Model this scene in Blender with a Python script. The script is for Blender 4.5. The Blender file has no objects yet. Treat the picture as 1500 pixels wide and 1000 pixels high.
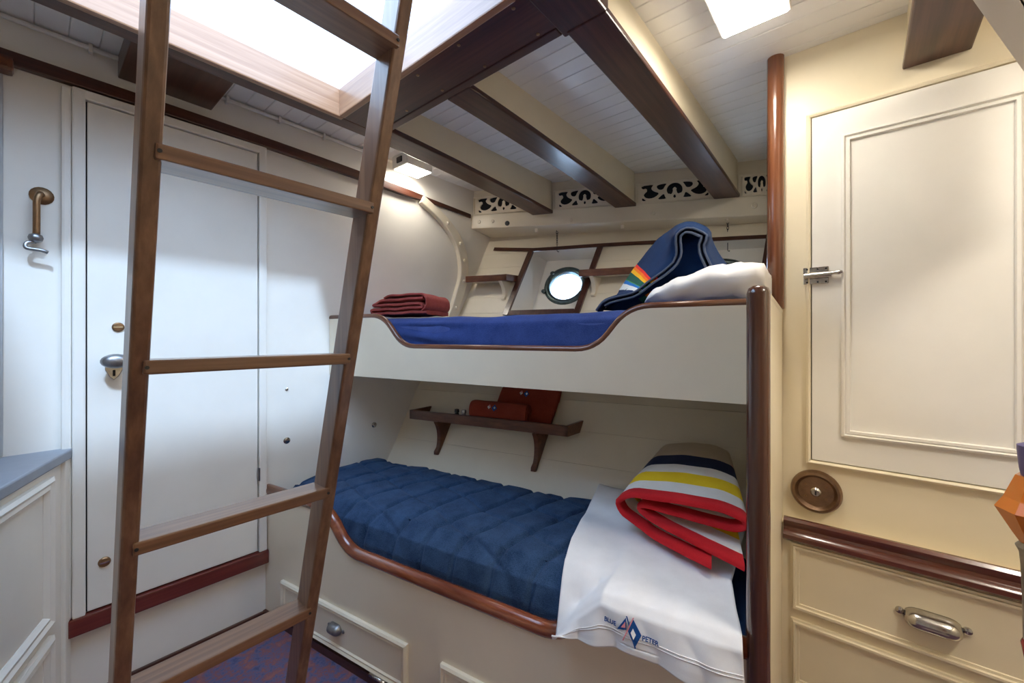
import bpy, bmesh, math, random
from mathutils import Vector as V, Matrix, noise
random.seed(4)
SC = bpy.context.scene
COL = SC.collection

# ------------------------------------------------------------------ camera
FPX, HOR, EYE = 600.0, 493.0, 1.35              # focal length in px of the 1500 px frame, horizon row, eye height
AL = math.atan(505 / 600)
FW = V((math.cos(AL), math.sin(AL), 0)); RT = V((math.sin(AL), -math.cos(AL), 0)); UP = V((0, 0, 1))
CAM = V((0, 0, EYE))
cd = bpy.data.cameras.new('camera'); cam = bpy.data.objects.new('camera', cd); COL.objects.link(cam)
cam.location = CAM
cam.rotation_euler = Matrix((RT, UP, -FW)).transposed().to_euler()
cd.sensor_width = 36; cd.lens = FPX / 1500 * 36; cd.shift_y = -(500 - HOR) / 1500 * -1 * -1
cd.clip_start = 0.02
SC.camera = cam

# ------------------------------------------------------------------ world, sun, exposure
w = bpy.data.worlds.new('sky'); SC.world = w; w.use_nodes = True
bg = w.node_tree.nodes['Background']
bg.inputs[0].default_value = (0.50, 0.70, 1.0, 1); bg.inputs[1].default_value = 4.8
sd = bpy.data.lights.new('sun', 'SUN'); sun = bpy.data.objects.new('sun', sd); COL.objects.link(sun)
sd.energy = 2.1; sd.angle = math.radians(4); sd.color = (0.52, 0.72, 1.0)
sun.location = (0, 0, 6)
sun.rotation_euler = V((0.14, 0.5, -0.62)).to_track_quat('-Z', 'Y').to_euler()
vs = SC.view_settings
vs.view_transform = 'Standard'; vs.look = 'None'; vs.gamma = 1; vs.use_curve_mapping = False
vs.exposure = 0.95
SC.cycles.max_bounces = 10; SC.cycles.diffuse_bounces = 7
SC.cycles.use_denoising = True

# ------------------------------------------------------------------ geometry helpers
def ray(px, py): return FW + RT * ((px - 750) / FPX) + UP * ((HOR - py) / FPX)
def on_z(px, py, z):
    d = ray(px, py); return CAM + d * ((z - EYE) / d.z)
def on_y(px, py, y):
    d = ray(px, py); return CAM + d * (y / d.y)
def on_x(px, py, x):
    d = ray(px, py); return CAM + d * (x / d.x)
def on_p(px, py, P, az):
    n = V((-az.y, az.x, 0)); d = ray(px, py); return CAM + d * (n.dot(P - CAM) / n.dot(d))

class MB:
    """collects faces of one mesh, in world coordinates"""
    def __init__(s): s.v = []; s.f = []; s.m = []
    def add(s, vs_, fs, mi=0):
        o = len(s.v); s.v += [V(q) for q in vs_]
        for f in fs: s.f.append([o + i for i in f]); s.m.append(mi)
    def box(s, a, b, T=None, mi=0):
        x0, y0, z0 = a; x1, y1, z1 = b
        c = [(x0,y0,z0),(x1,y0,z0),(x1,y1,z0),(x0,y1,z0),(x0,y0,z1),(x1,y0,z1),(x1,y1,z1),(x0,y1,z1)]
        if T: c = [T(*q) for q in c]
        s.add(c, [(0,3,2,1),(4,5,6,7),(0,1,5,4),(1,2,6,5),(2,3,7,6),(3,0,4,7)], mi)
        return s
    def bbox(s, a, b, bev=0.004, T=None, mi=0):
        """box with chamfered edges"""
        bm = bmesh.new(); bmesh.ops.create_cube(bm, size=1)
        for q in bm.verts: q.co = V([(a[i] + b[i]) / 2 + q.co[i] * (b[i] - a[i]) for i in range(3)])
        bmesh.ops.bevel(bm, geom=bm.edges[:], offset=bev, segments=2, affect='EDGES', profile=0.6)
        bm.verts.index_update()
        s.add([T(*q.co) if T else q.co for q in bm.verts], [[q.index for q in f.verts] for f in bm.faces], mi)
        bm.free(); return s
    def prism(s, pts, vec, mi=0):
        n = len(pts); vec = V(vec); P = [V(p) for p in pts]
        s.add(P + [p + vec for p in P], [list(range(n))[::-1], list(range(n, 2 * n))] +
              [(i, (i + 1) % n, n + (i + 1) % n, n + i) for i in range(n)], mi); return s
    def tube(s, path, r, n=10, mi=0, flat=None):
        P = [V(p) for p in path]; rr = r if isinstance(r, (list, tuple)) else [r] * len(P)
        vs_ = []; up = None
        for i, p in enumerate(P):
            t = (P[min(i + 1, len(P) - 1)] - P[max(i - 1, 0)]).normalized()
            if up is None: up = V((0, 0, 1)) if abs(t.z) < 0.9 else V((1, 0, 0))
            a = (up - t * up.dot(t)).normalized(); b = t.cross(a); up = a
            for k in range(n):
                q = 2 * math.pi * k / n
                vs_.append(p + (a * math.cos(q) + b * math.sin(q)) * rr[i])
        fs = [(i*n+k, i*n+(k+1) % n, (i+1)*n+(k+1) % n, (i+1)*n+k) for i in range(len(P)-1) for k in range(n)]
        fs += [list(range(n))[::-1], [(len(P)-1)*n+k for k in range(n)]]
        s.add(vs_, fs, mi); return s
    def lathe(s, prof, O, axis, n=20, mi=0):
        """prof: (radius, height along axis)"""
        ax = V(axis).normalized(); a = ax.orthogonal().normalized(); b = ax.cross(a); O = V(O)
        vs_ = []
        for r, h in prof:
            for k in range(n):
                q = 2 * math.pi * k / n
                vs_.append(O + ax * h + (a * math.cos(q) + b * math.sin(q)) * max(r, 1e-4))
        L = len(prof)
        fs = [(i*n+k, i*n+(k+1) % n, (i+1)*n+(k+1) % n, (i+1)*n+k) for i in range(L-1) for k in range(n)]
        fs += [list(range(n))[::-1], [(L-1)*n+k for k in range(n)]]
        s.add(vs_, fs, mi); return s
    def grid(s, fn, nu, nv, mi=None, flip=False):
        vs_ = [fn(i / nu, j / nv) for j in range(nv + 1) for i in range(nu + 1)]
        o = len(s.v); s.v += [V(q) for q in vs_]
        for j in range(nv):
            for i in range(nu):
                a = o + j*(nu+1)+i; f = [a, a+1, a+nu+2, a+nu+1]
                s.f.append(f[::-1] if flip else f); s.m.append(mi(( i+.5)/nu, (j+.5)/nv) if mi else 0)
        return s
    def frame(s, u0, u1, z0, z1, wd, dp, T, prof=None):
        """mitred moulding around a rectangle; T(u, depth, z); prof: list of (inset 0..1, height 0..1)"""
        prof = prof or [(0, 0), (0, .7), (.25, 1), (.5, .65), (.75, .8), (1, .2), (1, 0)]
        vs_ = []
        for i, h in prof:
            k = i * wd
            for (u, z) in ((u0+k, z0+k), (u1-k, z0+k), (u1-k, z1-k), (u0+k, z1-k)): vs_.append(T(u, h * dp, z))
        L = len(prof)
        fs = [(i*4+k, i*4+(k+1) % 4, (i+1)*4+(k+1) % 4, (i+1)*4+k) for i in range(L-1) for k in range(4)]
        s.add(vs_, fs); return s

def fillet(pts, r, n=6):
    P = [V(p) for p in pts]; out = [P[0]]
    for i in range(1, len(P) - 1):
        a, b, c = P[i-1], P[i], P[i+1]
        k = min(r, (a-b).length * .48, (c-b).length * .48)
        p, q = b + (a-b).normalized() * k, b + (c-b).normalized() * k
        for j in range(n + 1):
            t = j / n; out.append(p * (1-t)**2 + b * 2*t*(1-t) + q * t*t)
    out.append(P[-1]); return out

def put(name, mb, mats, root=None, smooth=None, bevel=0, thick=0, subd=0):
    me = bpy.data.meshes.new(name); off = V(root['_o']) if root and '_o' in root else V((0, 0, 0))
    me.from_pydata([q - off for q in mb.v], [], mb.f)
    for m in (mats if isinstance(mats, (list, tuple)) else [mats]): me.materials.append(m)
    me.polygons.foreach_set('material_index', mb.m); me.update()
    bm = bmesh.new(); bm.from_mesh(me)
    bmesh.ops.recalc_face_normals(bm, faces=bm.faces[:]); bm.to_mesh(me); bm.free()
    o = bpy.data.objects.new(name, me); COL.objects.link(o)
    if root:
        o.parent = root; o['_o'] = list(off)
    if smooth is not None:
        me.shade_smooth()
        if smooth < 180: me.set_sharp_from_angle(angle=math.radians(smooth))
    if thick:
        q = o.modifiers.new('s', 'SOLIDIFY'); q.thickness = thick; q.offset = 0
    if bevel:
        q = o.modifiers.new('b', 'BEVEL'); q.width = bevel; q.segments = 2; q.limit_method = 'ANGLE'
    if subd:
        q = o.modifiers.new('d', 'SUBSURF'); q.levels = subd; q.render_levels = subd
    return o
def tag(o, label, cat, group=None):
    o['label'] = label; o['category'] = cat
    if group: o['group'] = group
    return o
def thing(name, loc, label, cat, group=None):
    o = bpy.data.objects.new(name, None); COL.objects.link(o); o.location = loc; o['_o'] = list(loc)
    o.empty_display_size = .05
    return tag(o, label, cat, group)
def struct(o): o['kind'] = 'structure'; return o

# ------------------------------------------------------------------ materials
def nodes(name):
    m = bpy.data.materials.new(name); m.use_nodes = True
    nt = m.node_tree; return m, nt, nt.nodes['Principled BSDF']
def lk(nt, a, b): nt.links.new(a, b)
def coords(nt, scale):
    tc = nt.nodes.new('ShaderNodeTexCoord'); mp = nt.nodes.new('ShaderNodeMapping')
    mp.inputs['Scale'].default_value = scale; lk(nt, tc.outputs['Object'], mp.inputs[0]); return mp.outputs[0]
def noise_tex(nt, vec, scale, detail=4, rough=.55):
    n = nt.nodes.new('ShaderNodeTexNoise'); n.inputs['Scale'].default_value = scale
    n.inputs['Detail'].default_value = detail; n.inputs['Roughness'].default_value = rough
    lk(nt, vec, n.inputs['Vector']); return n.outputs['Fac']
def ramp(nt, fac, stops):
    r = nt.nodes.new('ShaderNodeValToRGB'); e = r.color_ramp.elements
    while len(e) < len(stops): e.new(.5)
    for q, (p, c) in zip(e, stops): q.position = p; q.color = (*c, 1)
    lk(nt, fac, r.inputs[0]); return r.outputs[0]
def bump(nt, bs, h, st, dist=.002):
    b = nt.nodes.new('ShaderNodeBump'); b.inputs['Strength'].default_value = st; b.inputs['Distance'].default_value = dist
    lk(nt, h, b.inputs['Height']); lk(nt, b.outputs[0], bs.inputs['Normal'])
def paint(name, c, rough=.42, var=.03, coat=.08):
    m, nt, bs = nodes(name); v = coords(nt, (1, 1, 1))
    f = noise_tex(nt, v, 5, 5)
    lk(nt, ramp(nt, f, [(.3, [x * (1 - var) for x in c]), (.7, [min(1, x * (1 + var)) for x in c])]), bs.inputs['Base Color'])
    bs.inputs['Roughness'].default_value = rough; bs.inputs['Coat Weight'].default_value = coat; bs.inputs['Coat Roughness'].default_value = .15
    bump(nt, bs, noise_tex(nt, v, 60, 3), .06, .001); return m
def wood(name, dark, mid, light, axis, rough=.30, coat=.22, sc=1):
    m, nt, bs = nodes(name)
    s = [60 * sc] * 3; s['xyz'.index(axis)] = 2.2 * sc
    v = coords(nt, s); f = noise_tex(nt, v, 1, 6, .6)
    v2 = coords(nt, [q * .22 for q in s]); f2 = noise_tex(nt, v2, 1, 3)
    mx = nt.nodes.new('ShaderNodeMath'); mx.operation = 'MULTIPLY_ADD'; mx.inputs[1].default_value = .55
    lk(nt, f, mx.inputs[0])
    m2 = nt.nodes.new('ShaderNodeMath'); m2.operation = 'MULTIPLY'; m2.inputs[1].default_value = .45; lk(nt, f2, m2.inputs[0]); lk(nt, m2.outputs[0], mx.inputs[2])
    lk(nt, ramp(nt, mx.outputs[0], [(.33, dark), (.5, mid), (.68, light)]), bs.inputs['Base Color'])
    bs.inputs['Roughness'].default_value = rough; bs.inputs['Coat Weight'].default_value = coat; bs.inputs['Coat Roughness'].default_value = .12
    bump(nt, bs, f, .12, .001); return m
def metal(name, c, rough=.3):
    m, nt, bs = nodes(name); f = noise_tex(nt, coords(nt, (1, 1, 1)), 40, 4)
    lk(nt, ramp(nt, f, [(.3, [x * .7 for x in c]), (.7, c)]), bs.inputs['Base Color'])
    bs.inputs['Metallic'].default_value = 1; bs.inputs['Roughness'].default_value = rough; return m
def cloth(name, c, c2=None, weave=500, st=.35, fine=.5):
    c2 = c2 or [min(1, x * 1.35 + .01) for x in c]
    m, nt, bs = nodes(name); v = coords(nt, (1, 1, 1))
    f = noise_tex(nt, v, weave, 2); g = noise_tex(nt, v, 14, 4)
    a = nt.nodes.new('ShaderNodeMix'); a.data_type = 'FLOAT'; a.inputs[0].default_value = fine; lk(nt, g, a.inputs[2]); lk(nt, f, a.inputs[3])
    lk(nt, ramp(nt, a.outputs[0], [(.3, c), (.7, c2)]), bs.inputs['Base Color'])
    bs.inputs['Roughness'].default_value = .95; bs.inputs['Sheen Weight'].default_value = .04; bs.inputs['Specular IOR Level'].default_value = .15
    bump(nt, bs, f, st, .0015); return m
def plain(name, c, rough=.5, **kw):
    m, nt, bs = nodes(name); f = noise_tex(nt, coords(nt, (1, 1, 1)), 30, 3)
    lk(nt, ramp(nt, f, [(.3, [x * .93 for x in c]), (.7, c)]), bs.inputs['Base Color'])
    bs.inputs['Roughness'].default_value = rough
    for k, q in kw.items(): bs.inputs[k].default_value = q
    return m
def emit(name, c, st):
    m, nt, bs = nodes(name); bs.inputs['Base Color'].default_value = (.9, .9, .9, 1)
    bs.inputs['Emission Color'].default_value = (*c, 1); bs.inputs['Emission Strength'].default_value = st; return m

WHITE = paint('white_gloss_paint', (.79, .76, .695))
HEAD = paint('deckhead_white_paint', (.88, .87, .84))
CREAM = paint('cream_gloss_paint', (.78, .695, .515))
CREAM2 = paint('pale_cream_paint', (.79, .715, .57))
BOARD = paint('bunk_cream_paint', (.79, .70, .545))
DOORW = paint('door_white_paint', (.80, .775, .72))
TRUNK = paint('hatch_white_paint', (.85, .86, .86), .5, .02, .1)
DK = ((.032, .010, .006), (.066, .021, .012), (.11, .038, .020))
MAH_X = wood('dark_mahogany_athwart', *DK, 'x'); MAH_Y = wood('dark_mahogany_foreaft', *DK, 'y'); MAH_Z = wood('dark_mahogany_upright', *DK, 'z')
RD = ((.13, .028, .010), (.22, .055, .02), (.33, .10, .035))
RED_Y = wood('red_mahogany_foreaft', *RD, 'y', .22, .8)
SILL = wood('sill_mahogany', (.09, .014, .010), (.15, .026, .018), (.22, .045, .028), 'x', .3, .5)
TRIMZ = wood('varnished_upright_mahogany', (.075, .024, .011), (.15, .05, .021), (.24, .088, .036), 'z', .22, .6)
SHELF = wood('shelf_mahogany', (.07, .022, .010), (.13, .042, .018), (.2, .075, .03), 'y')
OAK_Z = wood('ladder_wood_upright', (.095, .042, .021), (.175, .085, .043), (.27, .145, .078), 'z', .38, .35)
OAK_X = wood('ladder_wood_tread', (.095, .042, .021), (.18, .086, .043), (.29, .155, .083), 'x', .34, .4)
COAM_X = wood('lit_tone_coaming_athwart', (.20, .09, .045), (.32, .16, .08), (.45, .25, .14), 'x'); COAM_Y = wood('lit_tone_coaming_foreaft', (.20, .09, .045), (.32, .16, .08), (.45, .25, .14), 'y')  # lighter wood tone carries the hatch brightness in its colour
BRONZE = metal('aged_bronze', (.36, .22, .12), .42); PLATE = metal('brown_lock_bronze', (.34, .22, .14), .38)
CHROME = metal('worn_chrome', (.62, .60, .57), .18); GREYM = metal('dull_grey_metal', (.35, .35, .36), .4); PORTM = metal('verdigris_bronze', (.13, .17, .17), .38)
DARK = plain('dark_void', (.008, .010, .014), .9); BLACK = plain('black_plastic', (.015, .015, .017), .4)
GREYTOP = plain('slate_blue_worktop', (.27, .30, .35), .45)
NAVY_Q = cloth('navy_corduroy', (.008, .022, .062), (.052, .105, .205), 330, .9, .5)
BLUE_B = cloth('royal_blue_wool', (.020, .040, .155), (.045, .080, .26), 260, .8, .5)
NAVY_W = cloth('navy_wool', (.005, .020, .075), (.010, .040, .13), 500, .5)
NAVY_IN = cloth('dark_navy_lining', (.004, .010, .030), (.008, .02, .05), 500, .5)
PIPE = cloth('grey_edge_piping', (.07, .09, .14)); SHEET = cloth('white_cotton', (.74, .74, .76), (.84, .84, .86), 700, .12, .3)
PILLOW = cloth('white_pillow_cotton', (.80, .79, .79), (.87, .86, .86), 700, .12, .3)
TOWEL = cloth('coral_red_towel', (.28, .045, .038), (.46, .10, .085), 220, .8); RUST = cloth('rust_red_towel', (.21, .032, .018), (.34, .062, .035), 260, .8)
WRED = cloth('red_wool', (.47, .010, .016), (.62, .028, .034)); WWHT = cloth('cream_wool', (.74, .69, .62), (.84, .80, .74)); WYEL = cloth('yellow_wool', (.78, .50, .01), (.90, .62, .03))
WNAV = cloth('dark_navy_wool', (.008, .013, .040), (.018, .028, .075)); WBEI = cloth('beige_wool', (.44, .35, .25), (.56, .46, .34))
THREAD = cloth('blue_thread', (.01, .05, .20), (.02, .10, .34)); THRED = cloth('pink_thread', (.55, .2, .22)); THWHT = cloth('white_thread', (.8, .8, .82))
RB = [cloth('rainbow_' + n, c) for n, c in (('white', (.70, .74, .74)), ('blue', (.01, .16, .50)), ('green', (.06, .30, .08)), ('dark_green', (.01, .10, .07)), ('yellow', (.85, .42, .01)), ('orange', (.85, .17, .01)), ('red', (.72, .03, .025)))]
def carpet():
    m, nt, bs = nodes('blue_red_mottled_carpet'); v = coords(nt, (1, 1, 1))
    f = noise_tex(nt, v, 26, 5, .7)
    lk(nt, ramp(nt, f, [(.30, (.030, .045, .12)), (.45, (.10, .10, .20)), (.54, (.19, .08, .10)), (.63, (.27, .10, .08)), (.75, (.10, .12, .22))]), bs.inputs['Base Color'])
    bs.inputs['Roughness'].default_value = 1; bump(nt, bs, noise_tex(nt, v, 300, 2), .8, .004); return m
CARPET = carpet()
def glass():
    m, nt, bs = nodes('port_glass'); bs.inputs['Transmission Weight'].default_value = 1; bs.inputs['Roughness'].default_value = 0
    bs.inputs['IOR'].default_value = 1.05; bs.inputs['Base Color'].default_value = (1, 1, 1, 1); return m
GLASS = glass()

# ------------------------------------------------------------------ shared layout
YB, ZC = 2.187, 2.435                            # forward bulkhead plane, deck-head height
bd = (FW + RT * ((-275 - 750) / FPX)).normalized()  # bunk line, towards the bow
KO = V((.748, YB, 0)); ES = -bd; EW = V((bd.y, -bd.x, 0))
def B(s, w_, z): return KO + ES * s + EW * w_ + UP * z
def toB(p): q = p - KO; return q.dot(ES), q.dot(EW), p.z
def interp(x, xs, ys):
    if x <= xs[0]: return ys[0]
    for a, b, c, d in zip(xs, xs[1:], ys, ys[1:]):
        if x <= b: return c + (d - c) * (x - a) / (b - a)
    return ys[-1]
def hull_b(z): return interp(z, [0, .4, .54, .723, 1.009, 1.54, 2.11, 2.435], [1.06, 1.31, 1.385, 1.487, 1.635, 2.031, 2.334, 2.47])
def hull_m(z): return interp(z, [0, .5, .8, 2.1, 2.435], [.15, .19, .22, .40, .42])
def hull(y, z, off=0): return V((hull_b(z) + hull_m(z) * (YB - y) - off, y, z))
def hull_w(s, z): m = hull_m(z); return (hull_b(z) - .748 + s * (.986 * m - .169)) / (.986 + .169 * m)
CF = V((-.43, 1, 0)).normalized(); CP = V((2.127, YB, 0))   # beam shelf inner face
def shelf_x(y): return 2.127 + .43 * (YB - y)
def clamp_z(y): return 2.085 + .064 * (y - .4) / 1.787, 2.208 + .042 * (y - .4) / 1.787   # bottom, top

# ------------------------------------------------------------------ the setting
struct(put('floor', MB().box((-1.5, -1.35, -.05), (3.3, YB + .05, 0)), CARPET))
pts = [(-1.5, YB, 0), (hull_b(0) + .03, YB, 0)] + [(hull_b(z) + .02, YB, z) for z in (.4, .54, .723, 1.009, 1.54, 2.11)] + [(2.75, YB, 2.2), (2.75, YB, ZC + .06), (-1.5, YB, ZC + .06)]
wall_f = struct(put('wall_forward', MB().prism(pts, (0, .05, 0)), WHITE))
struct(put('wall_aft', MB().box((-1.5, -1.40, 0), (3.4, -1.35, ZC + .06)), CREAM2))
struct(put('wall_port', MB().box((-1.55, -1.35, 0), (-1.5, YB, ZC + .06)), WHITE))

# hull side, laid with boards; two boxed openings for the port lights
BOXES = [(1.376, 1.82), (.42, .86)]; BZ0, BZ1 = 1.515, 1.975
wall_s = struct(put('wall_starboard', MB().grid(lambda u, v: hull(.30 + u * 1.88, .15 + v * 1.36, -.02), 20, 14), CREAM2, smooth=180))
zs = [.0, .15, .31, .45, .59, .73, .87, 1.01, 1.14, 1.27, 1.40, BZ0, 1.63, 1.745, 1.86, BZ1, 2.09, 2.20, 2.32, ZC]
for z0, z1 in zip(zs, zs[1:]):
    rngs = [(.12, YB)]
    if z0 >= BZ0 - .001 and z1 <= BZ1 + .001: rngs = [(.12, BOXES[1][0]), (BOXES[1][1], BOXES[0][0]), (BOXES[0][1], YB)]
    yst = .170 + .0835 * (hull(.2, z0).x - 1.1)
    for y0, y1 in rngs:
        y0 = max(y0, yst); mb = MB(); n = 8; g = .0006
        vs_ = []
        for i in range(n + 1):
            y = y0 + (y1 - y0) * i / n
            vs_ += [hull(y, z0 + g), hull(y, z1 - g), hull(y, z1, -.018), hull(y, z0, -.018)]
        fs = [(i*4+k, i*4+(k+1) % 4, (i+1)*4+(k+1) % 4, (i+1)*4+k) for i in range(n) for k in range(4)] + [(0, 1, 2, 3), (n*4+3, n*4+2, n*4+1, n*4)]
        mb.add(vs_, fs); put('plank', mb, CREAM2, wall_s)

# deck head: backing and tongue-and-groove boards running fore and aft, with the hatch left open
HX0, HX1, HY0, HY1, HZ = -.36, .873, .70, 1.69, 2.29
ceil = MB()
for a, b in (((-1.5, -1.35), (HX0, YB)), ((HX1, -1.35), (3.4, YB)), ((HX0, -1.35), (HX1, HY0)), ((HX0, HY1), (HX1, YB))):
    ceil.box((a[0], a[1], ZC + .012), (b[0], b[1], ZC + .06))
ceil = struct(put('ceiling', ceil, WHITE))
PL = {}
x = -1.5
while x < 3.2:
    x1 = x + .08
    segs = [(-1.35, YB)]
    if x1 > HX0 and x < HX1: segs = [(-1.35, HY0 - .02), (HY1 + .02, YB)]
    for y0, y1 in segs:
        k = round(y1 - y0, 3), round(y0, 3)
        if k not in PL:
            g = .0008
            prof = [(g, ZC + .014), (g, ZC + .003), (g + .0025, ZC), (.08 - g - .0025, ZC), (.08 - g, ZC + .003), (.08 - g, ZC + .014)]
            o = put('plank', MB().prism([(a, y0, b) for a, b in prof], (0, y1 - y0, 0)), HEAD, ceil); PL[k] = o.data
        else:
            o = bpy.data.objects.new('plank', PL[k]); COL.objects.link(o); o.parent = ceil
        o.location.x = x
    x = x1

# hatch surround: mahogany soffit, varnished coaming, white trunk
t = struct(put('trim_1', MB().box((HX1, HY0 - .13, HZ), (1.055, HY1 + .005, ZC)), MAH_Y, bevel=.006))
put('batten', MB().bbox((1.04, HY0, HZ - .004), (1.075, 1.62, HZ + .05), .004), MAH_Y, t)
for px, py in ((752, 12), (788, 50), (672, 66), (710, 97), (612, 110), (648, 132), (596, 162)):
    p = on_z(px, py, HZ); put('screw', MB().lathe([(.006, 0), (.006, .003), (.003, .004)], p + UP * .001, (0, 0, -1), 8), BRONZE, t)
struct(put('trim_2', MB().box((HX0 - .18, HY1, HZ), (1.05, HY1 + .082, ZC)), MAH_X, bevel=.006))
struct(put('trim_3', MB().box((HX0 - .18, .55, HZ - .005), (1.09, HY0, ZC)), MAH_X, bevel=.006))
struct(put('trim_4', MB().box((HX0 - .18, HY0, HZ), (HX0, HY1, ZC)), MAH_Y, bevel=.006))
c = thing('hatch_coaming', ((HX0 + HX1) / 2, (HY0 + HY1) / 2, HZ), 'varnished wood coaming, coloured lighter as if brightly lit, lining the open deck hatch above the ladder', 'hatch coaming')
put('coaming_board', MB().bbox((HX0, HY1 - .022, HZ - .012), (HX1, HY1 + .003, 2.395), .005), COAM_X, c)
put('coaming_board', MB().bbox((HX0, HY0 - .003, HZ - .012), (HX1, HY0 + .022, 2.395), .005), COAM_X, c)
put('coaming_board', MB().bbox((HX1 - .022, HY0 + .022, HZ - .012), (HX1 + .003, HY1 - .022, 2.395), .005), COAM_Y, c)
put('coaming_board', MB().bbox((HX0 - .003, HY0 + .022, HZ - .012), (HX0 + .022, HY1 - .022, 2.395), .005), COAM_Y, c)
tr = MB(); T0, T1 = 2.395, 2.72
e_ = .004
tr.box((HX0 - .04, HY1 - e_, T0), (HX1 + .04, HY1 + .04, T1)); tr.box((HX0 - .04, HY0 - .04, T0), (HX1 + .04, HY0 + e_, T1))
tr.box((HX1 - e_, HY0 + e_, T0), (HX1 + .04, HY1 - e_, T1)); tr.box((HX0 - .04, HY0 + e_, T0), (HX0 + e_, HY1 - e_, T1))
struct(put('trim_5', tr, TRUNK))
# fore-and-aft mahogany piece between hatch and bulkhead, and its pair aft of the hatch
p0, p1 = on_z(310, 162, 2.35), .29
struct(put('trim_6', MB().bbox((p1 - .06, HY1 + .07, 2.35), (.531, YB, ZC), .005), MAH_Y))
struct(put('trim_7', MB().bbox((.86, -.12, 2.36), (1.075, .56, ZC), .005), MAH_Y))

# deck beams: cream sides, mahogany capping underneath, cambered
def beam(y0, y1, x0, x1, z0, z1, label):
    t = thing('deck_beam', ((x0 + x1) / 2, (y0 + y1) / 2, z1), label, 'deck beam', 'deck beams above the bunks')
    n = 10; zz = lambda u: z0 + (z1 - z0) * (.45 * u + .55 * u * u)
    def slab(i0, a, b, top):
        mb = MB(); vs_ = []
        for i in range(n + 1):
            u = i / n; xx = x0 + (x1 - x0) * u
            xa = xx + (-.43 * (a - (y0 + y1) / 2) if i == n and x1 > 2 else 0); xb = xx + (-.43 * (b - (y0 + y1) / 2) if i == n and x1 > 2 else 0)
            zt = ZC + .005 if top else zz(u) + .024
            vs_ += [(xa, a, zz(u) + i0), (xb, b, zz(u) + i0), (xb, b, zt), (xa, a, zt)]
        mb.add(vs_, [(i*4+k, i*4+(k+1) % 4, (i+1)*4+(k+1) % 4, (i+1)*4+k) for i in range(n) for k in range(4)] + [(0, 1, 2, 3), (n*4+3, n*4+2, n*4+1, n*4)])
        return mb
    put('beam_core', slab(.022, y0 + .012, y1 - .012, True), CREAM, t)
    put('capping', slab(0, y0, y1, False), MAH_X, t, bevel=.005)
for (y0, y1), lb in zip(((1.62, 1.755), (1.11, 1.235), (.55, .683)),
        ('deck beam with dark capping beside the small box lamp', 'deck beam with dark capping over the middle of the upper bunk', 'deck beam with dark capping reaching from the hatch corner to the shelf above the rainbow blanket')):
    beam(y0, y1, 1.07, shelf_x((y0 + y1) / 2) + .0, 2.282, 2.208, lb)
beam(-.275, -.117, .3, 1.9, 2.29, 2.245, 'dark capped deck beam ending at the tall cream cupboard')

# beam shelf along the hull with its frieze, bolts and holes
sh = thing('beam_shelf', hull(1.2, 2.1), 'long cream painted beam shelf bolted along the hull above the upper bunk', 'beam shelf')
mb = MB(); n = 16; vs_ = []
for i in range(n + 1):
    y = .31 + (YB - .31) * i / n; b0, b1 = clamp_z(y); xx = shelf_x(y)
    vs_ += [(xx, y, b0), (xx, y, b1), (xx + .24, y, b1), (xx + .215, y, b0 - .03)]
mb.add(vs_, [(i*4+k, i*4+(k+1) % 4, (i+1)*4+(k+1) % 4, (i+1)*4+k) for i in range(n) for k in range(4)] + [(0, 1, 2, 3), (n*4+3, n*4+2, n*4+1, n*4)])
put('shelf_timber', mb, CREAM2, sh, bevel=.006)
CN = V((-1, -.43, 0)).normalized()
for px, py, r in ((702, 325, .012), (722, 324, .012), (836, 322, .013), (957, 312, .014), (1105, 301, .018)):
    p = on_p(px, py, CP, CF); put('bolt_head', MB().lathe([(r, -.004), (r, .003), (r * .8, .006), (r * .5, .006), (r * .4, .003)], p, CN, 12), CREAM2, sh)
p = on_p(743, 327, CP, CF); put('drilled_hole', MB().lathe([(.018, -.004), (.018, .002), (.012, .003)], p, CN, 12), BLACK, sh)
for px, py in ((786, 339), (825, 346), (912, 334), (940, 342), (1065, 322), (1088, 334)):
    p = on_z(px, py, 2.105 if px < 900 else 2.085) ; put('bolt_head', MB().lathe([(.013, -.02), (.013, .004), (.008, .007)], p, (0, 0, -1), 10), CREAM2, sh)
fr = MB(); vs_ = []
for i in range(n + 1):
    y = .31 + (YB - .31) * i / n; b0, b1 = clamp_z(y); xx = shelf_x(y) + .03
    vs_ += [(xx, y, b1 - .01), (xx, y, ZC), (xx + .03, y, ZC), (xx + .03, y, b1 - .01)]
fr.add(vs_, [(i*4+k, i*4+(k+1) % 4, (i+1)*4+(k+1) % 4, (i+1)*4+k) for i in range(n) for k in range(4)] + [(0, 1, 2, 3), (n*4+3, n*4+2, n*4+1, n*4)])
put('frieze_backing', fr, CREAM2, sh)

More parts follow.
